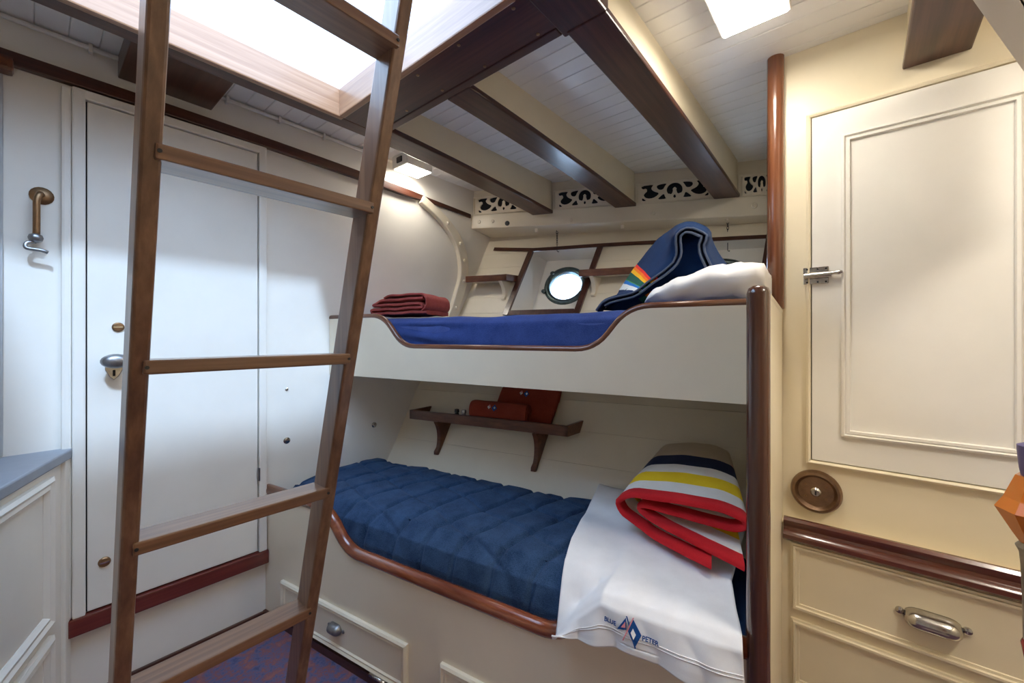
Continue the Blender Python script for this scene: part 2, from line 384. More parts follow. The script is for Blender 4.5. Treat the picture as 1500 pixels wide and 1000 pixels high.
# pierced scroll panels between the beams
def fret_mesh(L, Hh):
    h1 = [(.02,.97),(.21,.99),(.185,.88),(.165,.76),(.20,.60),(.29,.46),(.23,.24),(.15,.16),(.08,.24),(.055,.42),(.085,.56),(.11,.62),(.10,.78),(.035,.74)]
    h2 = [(.24,.84),(.27,.96),(.40,1.0),(.365,.84),(.335,.62),(.27,.64)]
    h3 = [(.25,.08),(.39,.08),(.365,.22),(.35,.42),(.30,.28)]
    h6 = [(.035,.06),(.10,.06),(.06,.2),(.035,.26)]
    om = []
    for i in range(15): a = math.radians(215 - i * 250 / 14); om.append((.5 + .112 * math.cos(a), .58 + .40 * math.sin(a)))
    for i in range(5): a = math.radians(-40 - i * 35); om.append((.556 + .026 * math.cos(a), .44 + .12 * math.sin(a)))
    for i in range(9): a = math.radians(10 + i * 20); om.append((.5 + .034 * math.cos(a) * (1 if i % 2 else .65), .55 + .16 * math.sin(a)))
    for i in range(5): a = math.radians(0 - i * 35); om.append((.444 + .026 * math.cos(a), .44 + .12 * math.sin(a)))
    h5 = [(.475,.18),(.5,.34),(.525,.18),(.5,.07)]
    holes = [h1, h2, h3, h6, om, h5] + [[(1 - x_, y_) for x_, y_ in h] for h in (h1, h2, h3, h6)]
    cu = bpy.data.curves.new('scroll', 'CURVE'); cu.dimensions = '2D'; cu.fill_mode = 'BOTH'; cu.extrude = .005
    def sp(pts_):
        s = cu.splines.new('POLY'); s.points.add(len(pts_) - 1); s.use_cyclic_u = True
        for q, (a, b) in zip(s.points, pts_): q.co = (a * L, b * Hh, 0, 1)
    def smooth2(h):
        o = []
        for i in range(len(h)):
            a, b = h[i], h[(i + 1) % len(h)]; o += [(a[0]*.75+b[0]*.25, a[1]*.75+b[1]*.25), (a[0]*.25+b[0]*.75, a[1]*.25+b[1]*.75)]
        return o
    sp([(-.03, -.08), (1.03, -.08), (1.03, 1.1), (-.03, 1.1)])
    for h in holes: sp(smooth2(h))
    o = bpy.data.objects.new('scroll', cu); COL.objects.link(o)
    dg = bpy.context.evaluated_depsgraph_get(); me = bpy.data.meshes.new_from_object(o.evaluated_get(dg))
    bpy.data.objects.remove(o); return me
for (ya, yb), lb in zip(((YB - .035, 1.77), (1.60, 1.25), (1.095, .70), (.535, .35)),
        ('pierced scroll panel in the corner against the forward bulkhead', 'pierced scroll panel behind the small ceiling lamp, above the left wooden shelf', 'pierced scroll panel above the folded rainbow blanket', 'pierced scroll panel beside the varnished upright trim')):
    b1 = clamp_z((ya + yb) / 2)[1] + .014; L = (ya - yb) * math.hypot(1, .43); Hh = .112
    t = thing('fretwork_panel', (shelf_x(ya) + .012, ya, b1), lb, 'fretwork panel', 'scroll panels between the deck beams')
    me = fret_mesh(L, Hh); me.materials.clear(); me.materials.append(CREAM2)
    o = bpy.data.objects.new('scrollwork', me); COL.objects.link(o); o.parent = t
    o.rotation_euler = Matrix((-CF, UP, CN)).transposed().to_euler(); o.location = CN * -.002
    T = lambda a, b, cc: V((shelf_x(ya) + .012, ya, b1)) - CF * a + CN * b + UP * cc
    put('dark_backing', MB().box((0, -.014, -.004), (L, -.008, Hh), T), DARK, t)
    put('rim', MB().frame(-.028, L + .028, -.012, Hh + .012, .010, .007, T), CREAM2, t)

# thin mahogany rail along the hull
mb = MB(); vs_ = []
n = 12
for i in range(n + 1):
    y = .33 + (2.116 - .33) * i / n; z = 1.90 + .125 * (y - .4) / 1.716
    z = BZ1 + .012 + (.03 * (y - 1.8) / .3 if y > 1.8 else 0) - (.05 * (1.3 - y) / .9 if y < 1.3 else 0) * .5
    vs_ += [hull(y, z - .013, .014), hull(y, z + .013, .014), hull(y, z + .013, -.004), hull(y, z - .013, -.004)]
mb.add(vs_, [(i*4+k, i*4+(k+1) % 4, (i+1)*4+(k+1) % 4, (i+1)*4+k) for i in range(n) for k in range(4)] + [(0, 1, 2, 3), (n*4+3, n*4+2, n*4+1, n*4)])
struct(put('trim_8', mb, MAH_Y))

# port lights in splayed boxes
def portlight(idx, y0, y1, label):
    win = thing('window_%d' % idx, hull((y0 + y1) / 2, BZ0), label, 'port light'); win['kind'] = 'structure'
    D = .13
    def back(y, z):      # plate set outboard, steeper than the lining
        return hull(y, z, -D - .05 * (1.975 - z) / .46)
    a0, a1, b0, b1 = y0 + .02, y1 - .04, BZ0 + .03, BZ1 - .06
    rim = [hull(y1, BZ0), hull(y0, BZ0), hull(y0, BZ1), hull(y1, BZ1)]
    bk = [back(a1, b0), back(a0, b0), back(a0, b1), back(a1, b1)]
    mb = MB(); mb.add(rim + bk, [(i, (i + 1) % 4, 4 + (i + 1) % 4, 4 + i) for i in range(4)]); put('splayed_lining', mb, WHITE, win)
    # plate with a round hole
    cy, cz, R = (y0 + y1) / 2 - .005, 1.715, .120
    O = back(cy, cz); ey = (back(cy - .1, cz) - back(cy + .1, cz)).normalized(); ez = (back(cy, cz + .1) - back(cy, cz - .1)).normalized(); en = ez.cross(ey).normalized()
    if en.x > 0: en = -en
    N = 32; ring = []; out = []
    for k in range(N):
        q = 2 * math.pi * k / N; d = (math.cos(q), math.sin(q)); ring.append(O + ey * d[0] * R + ez * d[1] * R)
        m = max(abs(d[0]), abs(d[1])); uu, vv = d[0] / m, d[1] / m
        yy = cy - uu * (cy - a0 + .004 if uu > 0 else a1 + .004 - cy); zz = cz + vv * (b1 + .004 - cz if vv > 0 else cz - b0 + .004)
        out.append(back(yy, zz))
    mb = MB(); mb.add(ring + out, [(k, (k + 1) % N, N + (k + 1) % N, N + k) for k in range(N)]); put('back_plate', mb, WHITE, win)
    fr_ = put('port_frame', MB().lathe([(R - .004, -.03), (R - .004, .006), (R + .004, .014), (R + .018, .016), (R + .034, .010), (R + .038, 0), (R + .036, -.01)], O, en, 40), PORTM, win, smooth=50)
    bpy_me = fr_.data; bm = bmesh.new(); bm.from_mesh(bpy_me)          # open the ring: drop the two end discs
    bmesh.ops.delete(bm, geom=[f for f in bm.faces if len(f.verts) > 8], context='FACES'); bm.to_mesh(bpy_me); bm.free()
    put('port_glass', MB().lathe([(R, -.022), (R, -.018)], O, en, 40), GLASS, win)
    for a in (20, 140, 200, 335):
        q = math.radians(a); p = O + (ey * math.cos(q) + ez * math.sin(q)) * (R + .034)
        put('dog_clamp', MB().lathe([(.010, -.004), (.010, .014), (.016, .018), (.016, .026), (.006, .034)], p, en, 10), PORTM, win)
    # mahogany surround on the lining boards
    def bar(pa, pb, wd):
        d = (pb - pa).normalized(); nrm = V((-.92, -.25, .38)).normalized(); sd_ = d.cross(nrm).normalized()
        mb = MB(); vs_ = [pa - sd_ * wd + nrm * h for h in (-.006, .016)] + [pa + sd_ * wd + nrm * h for h in (.016, -.006)]
        mb.prism(vs_, pb - pa); return mb
    for pa, pb in ((hull(y1 + .012, BZ0 - .02), hull(y1 + .012, BZ1)), (hull(y0 - .012, BZ0 - .02), hull(y0 - .012, BZ1)), (hull(y1 - .006, BZ0 - .008), hull(y0 + .006, BZ0 - .008))):
        put('surround_bar', bar(pa, pb, .018), MAH_Z, win)
portlight(1, *BOXES[0], 'round bronze port light in a white splayed box with a dark wooden surround')
portlight(2, *BOXES[1], 'round bronze port light mostly hidden behind the pillow and rainbow blanket')

# bulkhead joinery: cap rail, knee, conduit, upright bead, door
mb = MB(); vs_ = []; n = 16
for i in range(n + 1):
    xx = -.9 + (2.115 + .9) * i / n; zt = 2.305 - .052 * max(0, (xx - .3) / 1.8) ** 2; d = .03 if xx < 1.66 else .014; hb = .046 if xx < 1.66 else .03
    vs_ += [(xx, YB - d, zt - hb), (xx, YB - d, zt), (xx, YB, zt), (xx, YB, zt - hb)]
mb.add(vs_, [(i*4+k, i*4+(k+1) % 4, (i+1)*4+(k+1) % 4, (i+1)*4+k) for i in range(n) for k in range(4)] + [(0, 1, 2, 3), (n*4+3, n*4+2, n*4+1, n*4)])
cap = struct(put('trim_9', mb, MAH_X, bevel=.004))
put('rail_end_bracket', MB().bbox((-.16, YB - .055, 2.225), (-.025, YB, 2.275), .012), SHELF, cap)
kn = thing('bulkhead_knee', (1.97, YB, 1.5), 'curved cream painted knee with bolt heads on the forward bulkhead', 'knee')
path = fillet([(1.66, YB, 2.245), (1.86, YB, 2.15), (2.01, YB, 2.0), (2.045, YB, 1.80), (1.945, YB, 1.54), (1.86, YB, 1.42)], .12, 5)
mb = MB(); vs_ = []
for i, p in enumerate(path):
    d = (path[min(i+1, len(path)-1)] - path[max(i-1, 0)]).normalized(); nn = V((-d.z, 0, d.x)); wd = .030 + .012 * math.sin(math.pi * i / len(path))
    vs_ += [p - nn * wd, p + nn * wd, p + nn * wd * .9 + V((0, -.035, 0)), p - nn * wd * .9 + V((0, -.035, 0))]
mb.add(vs_, [(i*4+k, i*4+(k+1) % 4, (i+1)*4+(k+1) % 4, (i+1)*4+k) for i in range(len(path)-1) for k in range(4)] + [(0, 1, 2, 3), tuple(len(vs_) - 4 + k for k in range(4))])
put('knee_timber', mb, CREAM2, kn, bevel=.006)
for i in (4, 9, 13, 17, 21):
    if i < len(path): put('bolt_head', MB().lathe([(.013, 0), (.012, .008), (.006, .012)], path[i] + V((0, -.034, 0)), (0, -1, 0), 10), CREAM2, kn)
cn = struct(put('trim_10', MB().tube([(-1.4, YB - .012, ZC - .016), (1.44, YB - .012, ZC - .016)], .009, 8), WHITE, smooth=180))
for xx in (.15, .36, .58, .80, 1.02): put('pipe_clip', MB().bbox((xx, YB - .024, ZC - .034), (xx + .012, YB, ZC - .002), .003), WHITE, cn)
struct(put('trim_11', MB().bbox((-.058, YB - .010, .95), (-.048, YB, 2.25), .003), plain('grey_bead', (.42, .43, .44), .4)))

# the door in the bulkhead
TD = lambda u, d, z: V((u, YB - d, z))
door = struct(put('door_1', MB().bbox((.147, YB - .018, .337), (.708, YB, 2.215), .002), WHITE))
for lb, a in (('door_frame', ((.108, YB - .03, .33), (.1425, YB, 2.25))), ('door_frame', ((.7125, YB - .028, .33), (.746, YB, 2.25))), ('door_frame', ((.108, YB - .026, 2.2195), (.746, YB, 2.255)))):
    put(lb, MB().bbox(*a, .006), WHITE, door)
put('frame_bead', MB().bbox((.082, YB - .022, .33), (.108, YB, 2.25), .008), WHITE, door)
for z in (2.02, .67): put('hinge', MB().lathe([(.006, 0), (.006, .06)], (.7105, YB - .026, z), UP, 8), GREYM, door)
put('gap', MB().box((.1425, YB - .004, .333), (.7125, YB - .001, 2.2195)), DARK, door)
k = put('door_knob', MB().lathe([(.022, .02), (.014, .03), (.012, .05), (.026, .06), (.034, .075), (.030, .092), (.016, .10), (0, .101)], on_y(166, 528, YB), (0, -1, 0), 20), GREYM, door, smooth=60)
for v_ in k.data.vertices: v_.co.x = .221 + (v_.co.x - .221) * 1.25; v_.co.z = 1.262 + (v_.co.z - 1.262) * .80
e = MB(); p = on_y(166, 541, YB)
e.prism([(p.x + a * .026, YB - .022, p.z + b * .034) for a, b in ((-1, .9), (1, .9), (.95, 0), (.5, -.75), (0, -1.15), (-.5, -.75), (-.95, 0))], (0, .006, 0))
e.prism([(p.x + a * .004, YB - .024, p.z - .012 + b * .012) for a, b in ((-1, 1), (1, 1), (1, -1), (-1, -1))], (0, .004, 0), 1)
put('escutcheon', e, [CHROME, BLACK], door, bevel=.002)
for px, py in ((172, 479), (152, 820)):
    p = on_y(px, py, YB); q = MB().lathe([(.018, .018), (.018, .022), (.014, .025), (0, .026)], p, (0, -1, 0), 16); q.box((p.x - .013, YB - .028, p.z - .003), (p.x + .013, YB - .025, p.z + .003), None, 1)
    put('keyhole_rose', q, [BRONZE, CHROME], door)
struct(put('trim_12', MB().bbox((.097, YB - .034, .268), (.752, YB, .331), .006), SILL))
struct(put('baseboard_forward', MB().bbox((.06, YB - .014, 0), (.752, YB, .032), .003), MAH_X))
# brass cabin hook on the bulkhead
hk = thing('cabin_hook', (.03, YB, 1.64), 'old brass cabin door hook hanging on the white bulkhead', 'hook')
p = on_y(61, 287, YB)
put('back_plate', MB().lathe([(.030, 0), (.030, .004), (.022, .010), (.010, .014), (0, .015)], p, (0, -1, 0), 18), BRONZE, hk, smooth=50)
q0 = p + V((-.004, -.03, .004))
put('hook_bar', MB().tube(fillet([p + V((0, -.005, 0)), q0, q0 + V((-.008, -.004, -.03)), q0 + V((-.008, 0, -.14)), q0 + V((-.010, .004, -.152))], .012, 4), .0095, 8), BRONZE, hk, smooth=180)
put('knuckle', MB().lathe([(.006, -.016), (.016, -.010), (.019, 0), (.016, .010), (.006, .016)], q0 + V((-.010, 0, -.158)), UP, 12), GREYM, hk, smooth=180)
put('hook_tip', MB().tube(fillet([q0 + V((-.010, 0, -.172)), q0 + V((-.032, -.006, -.178)), q0 + V((-.034, -.01, -.198)), q0 + V((.004, -.012, -.200)), q0 + V((.018, -.012, -.206))], .012, 5), .006, 8), GREYM, hk, smooth=180)
for i, (px, py) in enumerate(((420, 570), (420, 645), (548, 622))):
    p = on_y(px, py, YB); r = (.008, .016, .016)[i]
    tag(put('panel_screw', MB().lathe([(r, 0), (r, .002), (r * .6, .005), (0, .006)], p, (0, -1, 0), 14), CHROME), ('tiny screw head on the bulkhead beside the door frame', 'screw cap on the bulkhead above the red sill end', 'screw cap on the bulkhead inside the lower bunk')[i], 'screw')

# ------------------------------------------------------------------ box lamps
LAMP = emit('lamp_diffuser', (1.0, .92, .80), 29); LAMP_FILL = emit('added_fill_diffuser', (1.0, .91, .77), 32); LAMP_S = emit('small_lamp_diffuser', (1.0, .93, .82), 22)
def box_lamp(x0, x1, y0, y1, z0, label, switch=True, st=LAMP):
    t = thing('ceiling_lamp', ((x0 + x1) / 2, (y0 + y1) / 2, ZC), label, 'ceiling lamp', 'box lamps on the deck head')
    put('housing', MB().bbox((x0, y0, z0), (x1, y1, ZC), .004), WHITE, t)
    put('diffuser', MB().box((x0 + .012, y0 + .01, z0 - .004), (x1 - .006, y1 - .01, z0 + .002)), st, t)
    if switch:
        b = put('switch', MB().bbox((x0 - .006, y0 + .05, z0 + .022), (x0 + .002, y0 + .10, z0 + .055), .002), BLACK, t)
    return t
box_lamp(1.43, 1.615, 2.0, 2.15, 2.362, 'small white box lamp with a black switch beside the forward bulkhead', True, LAMP_S)
box_lamp(1.30, 1.585, .16, .365, 2.40, 'flat bright lamp on the deck head beside the varnished upright trim', False)
box_lamp(.75, 1.15, -.92, -.64, 2.40, 'added fill lamp out of view on the deck head of the after end, nearest the cupboard side', False, LAMP_FILL)  # added fill light behind the camera, warms the bunks

# ------------------------------------------------------------------ bunks
def board_profile(z_lo, z_hi, z_va, s0, s1):
    top = fillet([(s0, 0, z_hi), (.46, 0, z_hi), (.595, 0, z_va), (1.545, 0, z_va), (1.665, 0, z_hi), (s1, 0, z_hi)], .075, 6)
    return top, [(s0, 0, z_lo), (s1, 0, z_lo)]
def bunk(name, z_lo, z_hi, z_va, w0, s0, label, railmat, r):
    t = thing(name, B(1.0, w0, z_lo), label, 'bunk')
    top, bot = board_profile(z_lo, z_hi, z_va, s0, 2.02)
    pts_ = [B(p.x, w0, p.z) for p in top] + [B(bot[1][0], w0, z_lo), B(bot[0][0], w0, z_lo)]
    mb = MB(); nt_ = len(top); F_ = [B(p.x, w0, p.z) for p in top]; G_ = [B(p.x, w0, z_lo) for p in top]
    bk = EW * .03
    vs_ = F_ + G_ + [p + bk for p in F_] + [p + bk for p in G_]
    fs = []
    for i in range(nt_ - 1):
        fs += [(i, i+1, nt_+i+1, nt_+i), (2*nt_+i, 3*nt_+i, 3*nt_+i+1, 2*nt_+i+1), (i, 2*nt_+i, 2*nt_+i+1, i+1), (nt_+i, nt_+i+1, 3*nt_+i+1, 3*nt_+i)]
    fs += [(0, nt_, 3*nt_, 2*nt_), (nt_-1, 3*nt_-1, 4*nt_-1, 2*nt_-1)]
    mb.add(vs_, fs); put('front_board', mb, BOARD, t)
    put('capping_rail', MB().tube([B(p.x, w0 + .012, p.z) for p in top], r, 14), railmat, t, smooth=180)
    return t
lb = bunk('lower_bunk', 0, .612, .468, 0, .0, 'lower cream bunk with red mahogany rail and drawer flaps near the floor', RED_Y, .024)
BT = lambda u, d, z: B(u, -d, z)
for s0, s1 in ((.148, .939), (1.10, 1.90)):
    d = put('flap_door', MB().box((s0 + .02, 0, .062), (s1 - .02, .008, .205), BT), CREAM2, lb)
    put('moulding', MB().frame(s0, s1, .048, .222, .03, .018, BT), CREAM2, d)
    c0 = (s0 + s1) / 2 if s0 > 1 else .54
    h = MB()
    def cup(u, v):
        a = math.pi * v; k = max(.02, 1 - abs(2 * u - 1) ** 5) ** .5
        return B(c0 - .035 + .07 * u, -.010 - .030 * k * math.sin(a), .142 + .022 * math.cos(a) * k)
    h.grid(cup, 12, 10); put('cup_handle', h, GREYM, d, smooth=180)
    for e_ in (-.045, .045): put('handle_lug', MB().lathe([(.007, 0), (.007, .004), (.003, .006)], B(c0 + e_, -.008, .142), -EW, 8), GREYM, d)
    b_ = .80 if s0 < 1 else 1.6
    put('catch', MB().tube([B(b_ - .04, -.024, .052), B(b_ + .04, -.024, .052)], .007, 8), CHROME, d, smooth=180)
put('plinth', MB().box((.0, 0, 0), (2.03, .012, .035), BT), MAH_Y, lb)
put('bed_base', MB().prism([B(.03, .03, .34), B(2.03, .03, .34), B(2.03, hull_w(2.03, .36), .34), B(.12, hull_w(.1, .36), .34)], (0, 0, .02)), CREAM2, lb)
UW = .307
ub = bunk('upper_bunk', 1.147, 1.452, 1.302, UW, .055, 'upper cream bunk board with brown capping rail dipping in the middle', SHELF, .014)
put('bed_base', MB().prism([B(.062, UW + .03, 1.147), B(2.03, UW + .03, 1.147), B(2.10, hull_w(2.05, 1.15), 1.147), B(.171 * hull_w(.15, 1.15) + .005, hull_w(.15, 1.15), 1.147)], (0, 0, .03)), CREAM2, ub)

# end post, partition and upright trim
tag(put('bunk_post', MB().tube([B(2.042, .004, z) for z in (0, .3, .7, 1.1, 1.45)] + [B(2.042, .004, 1.462), B(2.042, .004, 1.468)], [.0245] * 5 + [.021, .012], 20), TRIMZ and wood('post_mahogany', (.040, .013, .007), (.085, .028, .014), (.14, .05, .024), 'z', .22, .7), smooth=50), 'rounded dark mahogany post at the end of both bunks', 'post')
PA, PBt = V((1.10, .155, 0)), V((1.905, .222, 0)); pd = (PBt - PA).normalized(); pn = V((-pd.y, pd.x, 0))
mb = MB(); TP = lambda a, b, z: PA + pd * a + pn * b + UP * z
Lp = (PBt - PA).length
mb.box((0, 0, 0), (Lp, .03, 1.448), TP); mb.box((Lp - .01, 0, 0), (Lp + 1.5, .03, ZC), TP)
struct(put('wall_bunk_end', mb, CREAM))
struct(put('trim_13', MB().tube([TP(.0, .015, 1.448), TP(Lp - .02, .015, 1.448)], .017, 12), CREAM2, smooth=180))
struct(put('trim_14', MB().tube([V((1.885, .242, z)) for z in (1.455, 1.46, 1.8, 2.2, ZC)], [.024, .029, .029, .029, .029], 18), TRIMZ, smooth=60))

# ------------------------------------------------------------------ lower bunk bedding
def nz(x_, y_, z_=0, s=1): return noise.noise(V((x_ * s, y_ * s, z_)))
mt = MB(); mt.bbox((.10, .09, .362), (2.02, .58, .572), .03, lambda a, b, c_: B(a + .12 * b * (1 - a / 2), b * (.82 + .18 * (c_ - .36) / .21), c_))
tag(put('mattress', mt, NAVY_W), 'dark navy mattress filling the lower bunk', 'mattress')
ca, sa = math.cos(math.radians(-18.6)), math.sin(math.radians(-18.6))
def quilt_pt(u, v):
    # v: 0 front bottom .. 1 back
    s = .02 + u * 1.62
    wb = hull_w(s, .56) - .02
    prof = [(0, (.042, .43)), (.10, (.042, .50)), (.18, (.06, .565)), (.30, (.12, .612)), (.5, (.26, .632)), (.8, (wb - .10, .636)), (.93, (wb - .03, .628)), (1, (wb, .55))]
    w_ = interp(v, [p[0] for p in prof], [p[1][0] for p in prof]); z = interp(v, [p[0] for p in prof], [p[1][1] for p in prof])
    s_ = max(s, .171 * w_ + .012)
    a = (s_ * ca + (w_) * sa) + .012 * nz(s_, w_, 0, 5); b = -s_ * sa + w_ * ca + .015 * nz(s_, w_, 3, 4)
    ch = lambda q, per, dep, wid: -dep * math.exp(-((abs((q / per) % 1 - .5) - .5) * per / wid) ** 2)
    puff = ch(a, .148, .017, .010) + ch(b, .16, .008, .008) + .008 * nz(s_, w_, 1, 9) + .012 * nz(s_, w_, 2, 3.2)
    nrm = (0, 1) if v > .3 else (-.6, .6)
    e_ = min(1, v / .08)
    return B(s_, w_ + nrm[0] * puff * e_, z + nrm[1] * puff + (.018 if v > .90 and u > .80 else 0) * (u - .8) * 5)
mb = MB(); mb.grid(quilt_pt, 300, 150)
ql = thing('quilt', B(.8, .3, .58), 'navy blue quilted corduroy coverlet spread over the lower bunk', 'quilt')
put('quilted_cover', mb, NAVY_Q, ql, smooth=180)
put('bound_edge', MB().tube([quilt_pt(1, v / 30) + UP * .004 for v in range(4, 31)], .009, 8), NAVY_IN, ql, smooth=180)

def sheet_pt(u, v):
    # v: 0 hem .. 1 back against the hull ; u: 0 left edge .. 1 right edge
    hem = interp(u, [0, .15, .35, .6, 1], [.512, .530, .542, .540, .540])
    sl = interp(v, [0, .22, .5, 1], [1.546, 1.548, 1.50, 1.43]); s = sl + (interp(v, [0, .25, .5, 1], [2.018, 2.01, 1.98, 2.02]) - sl) * u
    rise = interp(s, [1.54, 1.60, 1.68, 3], [.505, .575, .652, .656])       # top of the rail under the sheet
    wb = hull_w(s, .66) - .035
    tbl = [(0, (-.052, hem)), (.12, (-.050, hem * .5 + rise * .5 - .01)), (.20, (-.040, rise - .02)), (.25, (-.018, rise)), (.30, (.022, max(rise + .004, .575))), (.34, (.055, max(rise + .004, .618))), (.38, (.09, max(rise + .002, .648))), (.5, (.2, .662)), (.8, (.5, .668)), (1, (wb, .675))]
    vs_ = [q[0] for q in tbl]
    w_ = interp(v, vs_, [q[1][0] for q in tbl]); z = interp(v, vs_, [q[1][1] for q in tbl])
    wr = .008 * nz(s, w_ + z, 5, 7) + .005 * nz(s * 2.2, w_ + z, 9, 9)
    drape = .010 * math.sin(s * 30 + 1.5 * math.sin(z * 20)) * max(0, 1 - v / .25)
    return B(s, w_ - abs(drape) - (wr if v < .25 else 0), z + (wr if v >= .25 else 0) + .006 * math.sin(s * 22) * (1 if v < .05 else 0))
st = thing('bed_sheet', B(1.75, .3, .66), 'white cotton sheet with blue embroidery hanging over the lower bunk rail', 'sheet')
mb = MB(); mb.grid(sheet_pt, 90, 110); put('sheet_cloth', mb, SHEET, st, smooth=180, thick=.004)
hm = MB()
for vv in (.11, .125):
    hm.tube([sheet_pt(u / 60, vv) - EW * .003 for u in range(61)], .0011, 6)
put('hem_stitching', hm, SHEET, st, smooth=180)
def sheet_at(s, z):
    u = (s - 1.546) / (2.015 - 1.546); lo, hi = 0.0, .20
    for _ in range(22):
        m = (lo + hi) / 2
        if sheet_pt(u, m).z < z: lo = m
        else: hi = m
    return sheet_pt(u, lo)
def lettering(txt, s0, z0, size, name):
    cu = bpy.data.curves.new(name, 'FONT'); cu.body = txt; cu.size = size; cu.align_x = 'CENTER'; cu.offset = .0003
    o = bpy.data.objects.new(name, cu); COL.objects.link(o); dg = bpy.context.evaluated_depsgraph_get()
    me = bpy.data.meshes.new_from_object(o.evaluated_get(dg)); bpy.data.objects.remove(o)
    mb = MB()
    vs_ = []
    for q in me.vertices: vs_.append(sheet_at(s0 + q.co.x, z0 + q.co.y) - EW * .0072 + UP * .002)
    mb.add(vs_, [list(p.vertices) for p in me.polygons]); return put(name, mb, THREAD, st, thick=.001)
lettering('BLUE', 1.709, .600, .0148, 'lettering')
lettering('PETER', 1.812, .589, .0148, 'lettering')
def patch(name, poly, mat, off=.0062):
    bm = bmesh.new(); bm.faces.new([bm.verts.new((a_, b_, 0)) for a_, b_ in poly]); bmesh.ops.triangulate(bm, faces=bm.faces[:])
    bmesh.ops.subdivide_edges(bm, edges=bm.edges[:], cuts=5, use_grid_fill=True); bm.verts.index_update()
    mb = MB(); mb.add([sheet_at(q.co.x, q.co.y) - EW * off + UP * .001 for q in bm.verts], [[q.index for q in f.verts] for f in bm.faces]); bm.free()
    return put(name, mb, mat, st, thick=.0012)
FS, FZ = 1.760, .597
patch('flag', [(FS + .008, FZ + .030), (FS + .030, FZ + .002), (FS + .016, FZ - .026), (FS - .004, FZ + .004)], THREAD)
patch('flag', [(FS + .009, FZ + .012), (FS + .017, FZ + .001), (FS + .012, FZ - .010), (FS + .004, FZ + .002)], THWHT, .0082)
patch('pennant', [(FS - .010, FZ + .030), (FS - .032, FZ - .002), (FS - .008, FZ + .004)], THREAD)
patch('pennant', [(FS - .011, FZ + .022), (FS - .021, FZ + .007), (FS - .010, FZ + .009)], THRED, .0082)
patch('flag_staff', [(FS - .010, FZ + .034), (FS - .007, FZ + .034), (FS + .018, FZ - .028), (FS + .015, FZ - .030)], THREAD, .0068)
patch('flag_staff', [(FS + .007, FZ + .034), (FS + .010, FZ + .034), (FS - .014, FZ - .022), (FS - .017, FZ - .022)], THRED, .0070)

# striped wool blanket, folded in four
def ribbon(near, back, th, nd, mats_of, mb):
    """near: fold line in (s, w, z); back(p) gives its far end; th thickness; bands along the depth"""
    n = len(near); A = []
    for i in range(n):
        a, b = near[max(i-1, 0)], near[min(i+1, n-1)]; t_ = V((b[0]-a[0], 0, b[2]-a[2])).normalized(); A.append(V((-t_.z, 0, t_.x)) * th / 2)
    rows = []
    for j in range(nd + 1):
        d = j / nd; L_ = []; R_ = []
        for i in range(n):
            p = V(near[i]); q = V(back(near[i])); c_ = p + (q - p) * d
            rnd = 1 - .55 * max(0, 1 - d * nd) ** 2
            wob = .004 * nz(c_.x, c_.y, c_.z, 12)
            L_.append(c_ + A[i] * rnd + V((0, 0, wob))); R_.append(c_ - A[i] * rnd + V((0, 0, wob)))
        rows.append(L_ + R_[::-1])
    m_ = 2 * n; o = len(mb.v)
    for r_ in rows: mb.v += [B(*p) for p in r_]
    for j in range(nd):
        for k_ in range(m_):
            mb.f.append([o + j*m_+k_, o + j*m_+(k_+1) % m_, o + (j+1)*m_+(k_+1) % m_, o + (j+1)*m_+k_]); mb.m.append(mats_of((j + .5) / nd, k_, n))
    for j, rev in ((0, 0), (nd, 1)):
        for i in range(n - 1):
            f = [o + j*m_+i, o + j*m_+i+1, o + j*m_+m_-2-i, o + j*m_+m_-1-i]; mb.f.append(f); mb.m.append(mats_of(0 if j == 0 else 1, i, n))
near = [V(p) for p in ((1.93, .185, .690), (1.84, .225, .692), (1.74, .28, .698), (1.635, .325, .728), (1.612, .33, .765), (1.66, .305, .803), (1.80, .285, .822), (1.95, .285, .822), (2.012, .285, .806), (2.018, .285, .785), (1.985, .285, .768), (1.85, .29, .776), (1.72, .31, .778), (1.688, .315, .764), (1.72, .305, .745), (1.82, .265, .728), (1.95, .215, .712), (2.012, .195, .704))]
near = fillet(near, .03, 3)
def bback(p):
    k_ = (p[2] - .69) / .13
    return (1.815 + (p[0] - 1.815) * .66, .74 - .02 * k_, .705 + .05 + k_ * .15)
BAND = [(.10, 0), (.24, 1), (.40, 2), (.53, 1), (.72, 3), (1.01, 4)]
mb = MB(); ribbon(near, bback, .019, 50, lambda d, k_, n: next(m for lim, m in BAND if d <= lim), mb)
tag(put('striped_blanket', mb, [WRED, WWHT, WYEL, WNAV, WBEI], smooth=60), 'folded cream wool blanket with red, yellow and navy stripes on the lower bunk', 'blanket')

# ------------------------------------------------------------------ upper bunk bedding
def cover_pt(u, v):
    s = .075 + u * 1.93
    wb = hull_w(s, 1.45) - .04
    prof = [(0, (UW + .04, 1.19)), (.25, (UW + .036, 1.33)), (.45, (UW + .05, 1.42)), (.55, (UW + .085, 1.446)), (.65, (UW + .15, 1.453)), (1, (wb, 1.46))]
    w_ = interp(v, [p[0] for p in prof], [p[1][0] for p in prof]); z = interp(v, [p[0] for p in prof], [p[1][1] for p in prof])
    s_ = max(s, .171 * w_ + .015)
    wv = .008 * nz(s_, z + w_, 7, 5) + (.010 * math.sin(z * 90 + 6 * s_ + 3 * nz(s_, z, 0, 4)) * max(0, 1 - abs(s_ - .72) / .25) if v < .5 else 0)
    return B(s_, w_ - (wv if v < .5 else 0), z + (wv if v >= .5 else 0) - .010 * math.sin(math.pi * u) ** 2)
mb = MB(); mb.grid(cover_pt, 120, 50)
mb.box((.2, UW + .05, 1.178), (1.98, UW + .6, 1.40), B)
tag(put('bedspread', mb, BLUE_B, smooth=180), 'royal blue woven bedspread over the upper bunk mattress', 'bedspread')
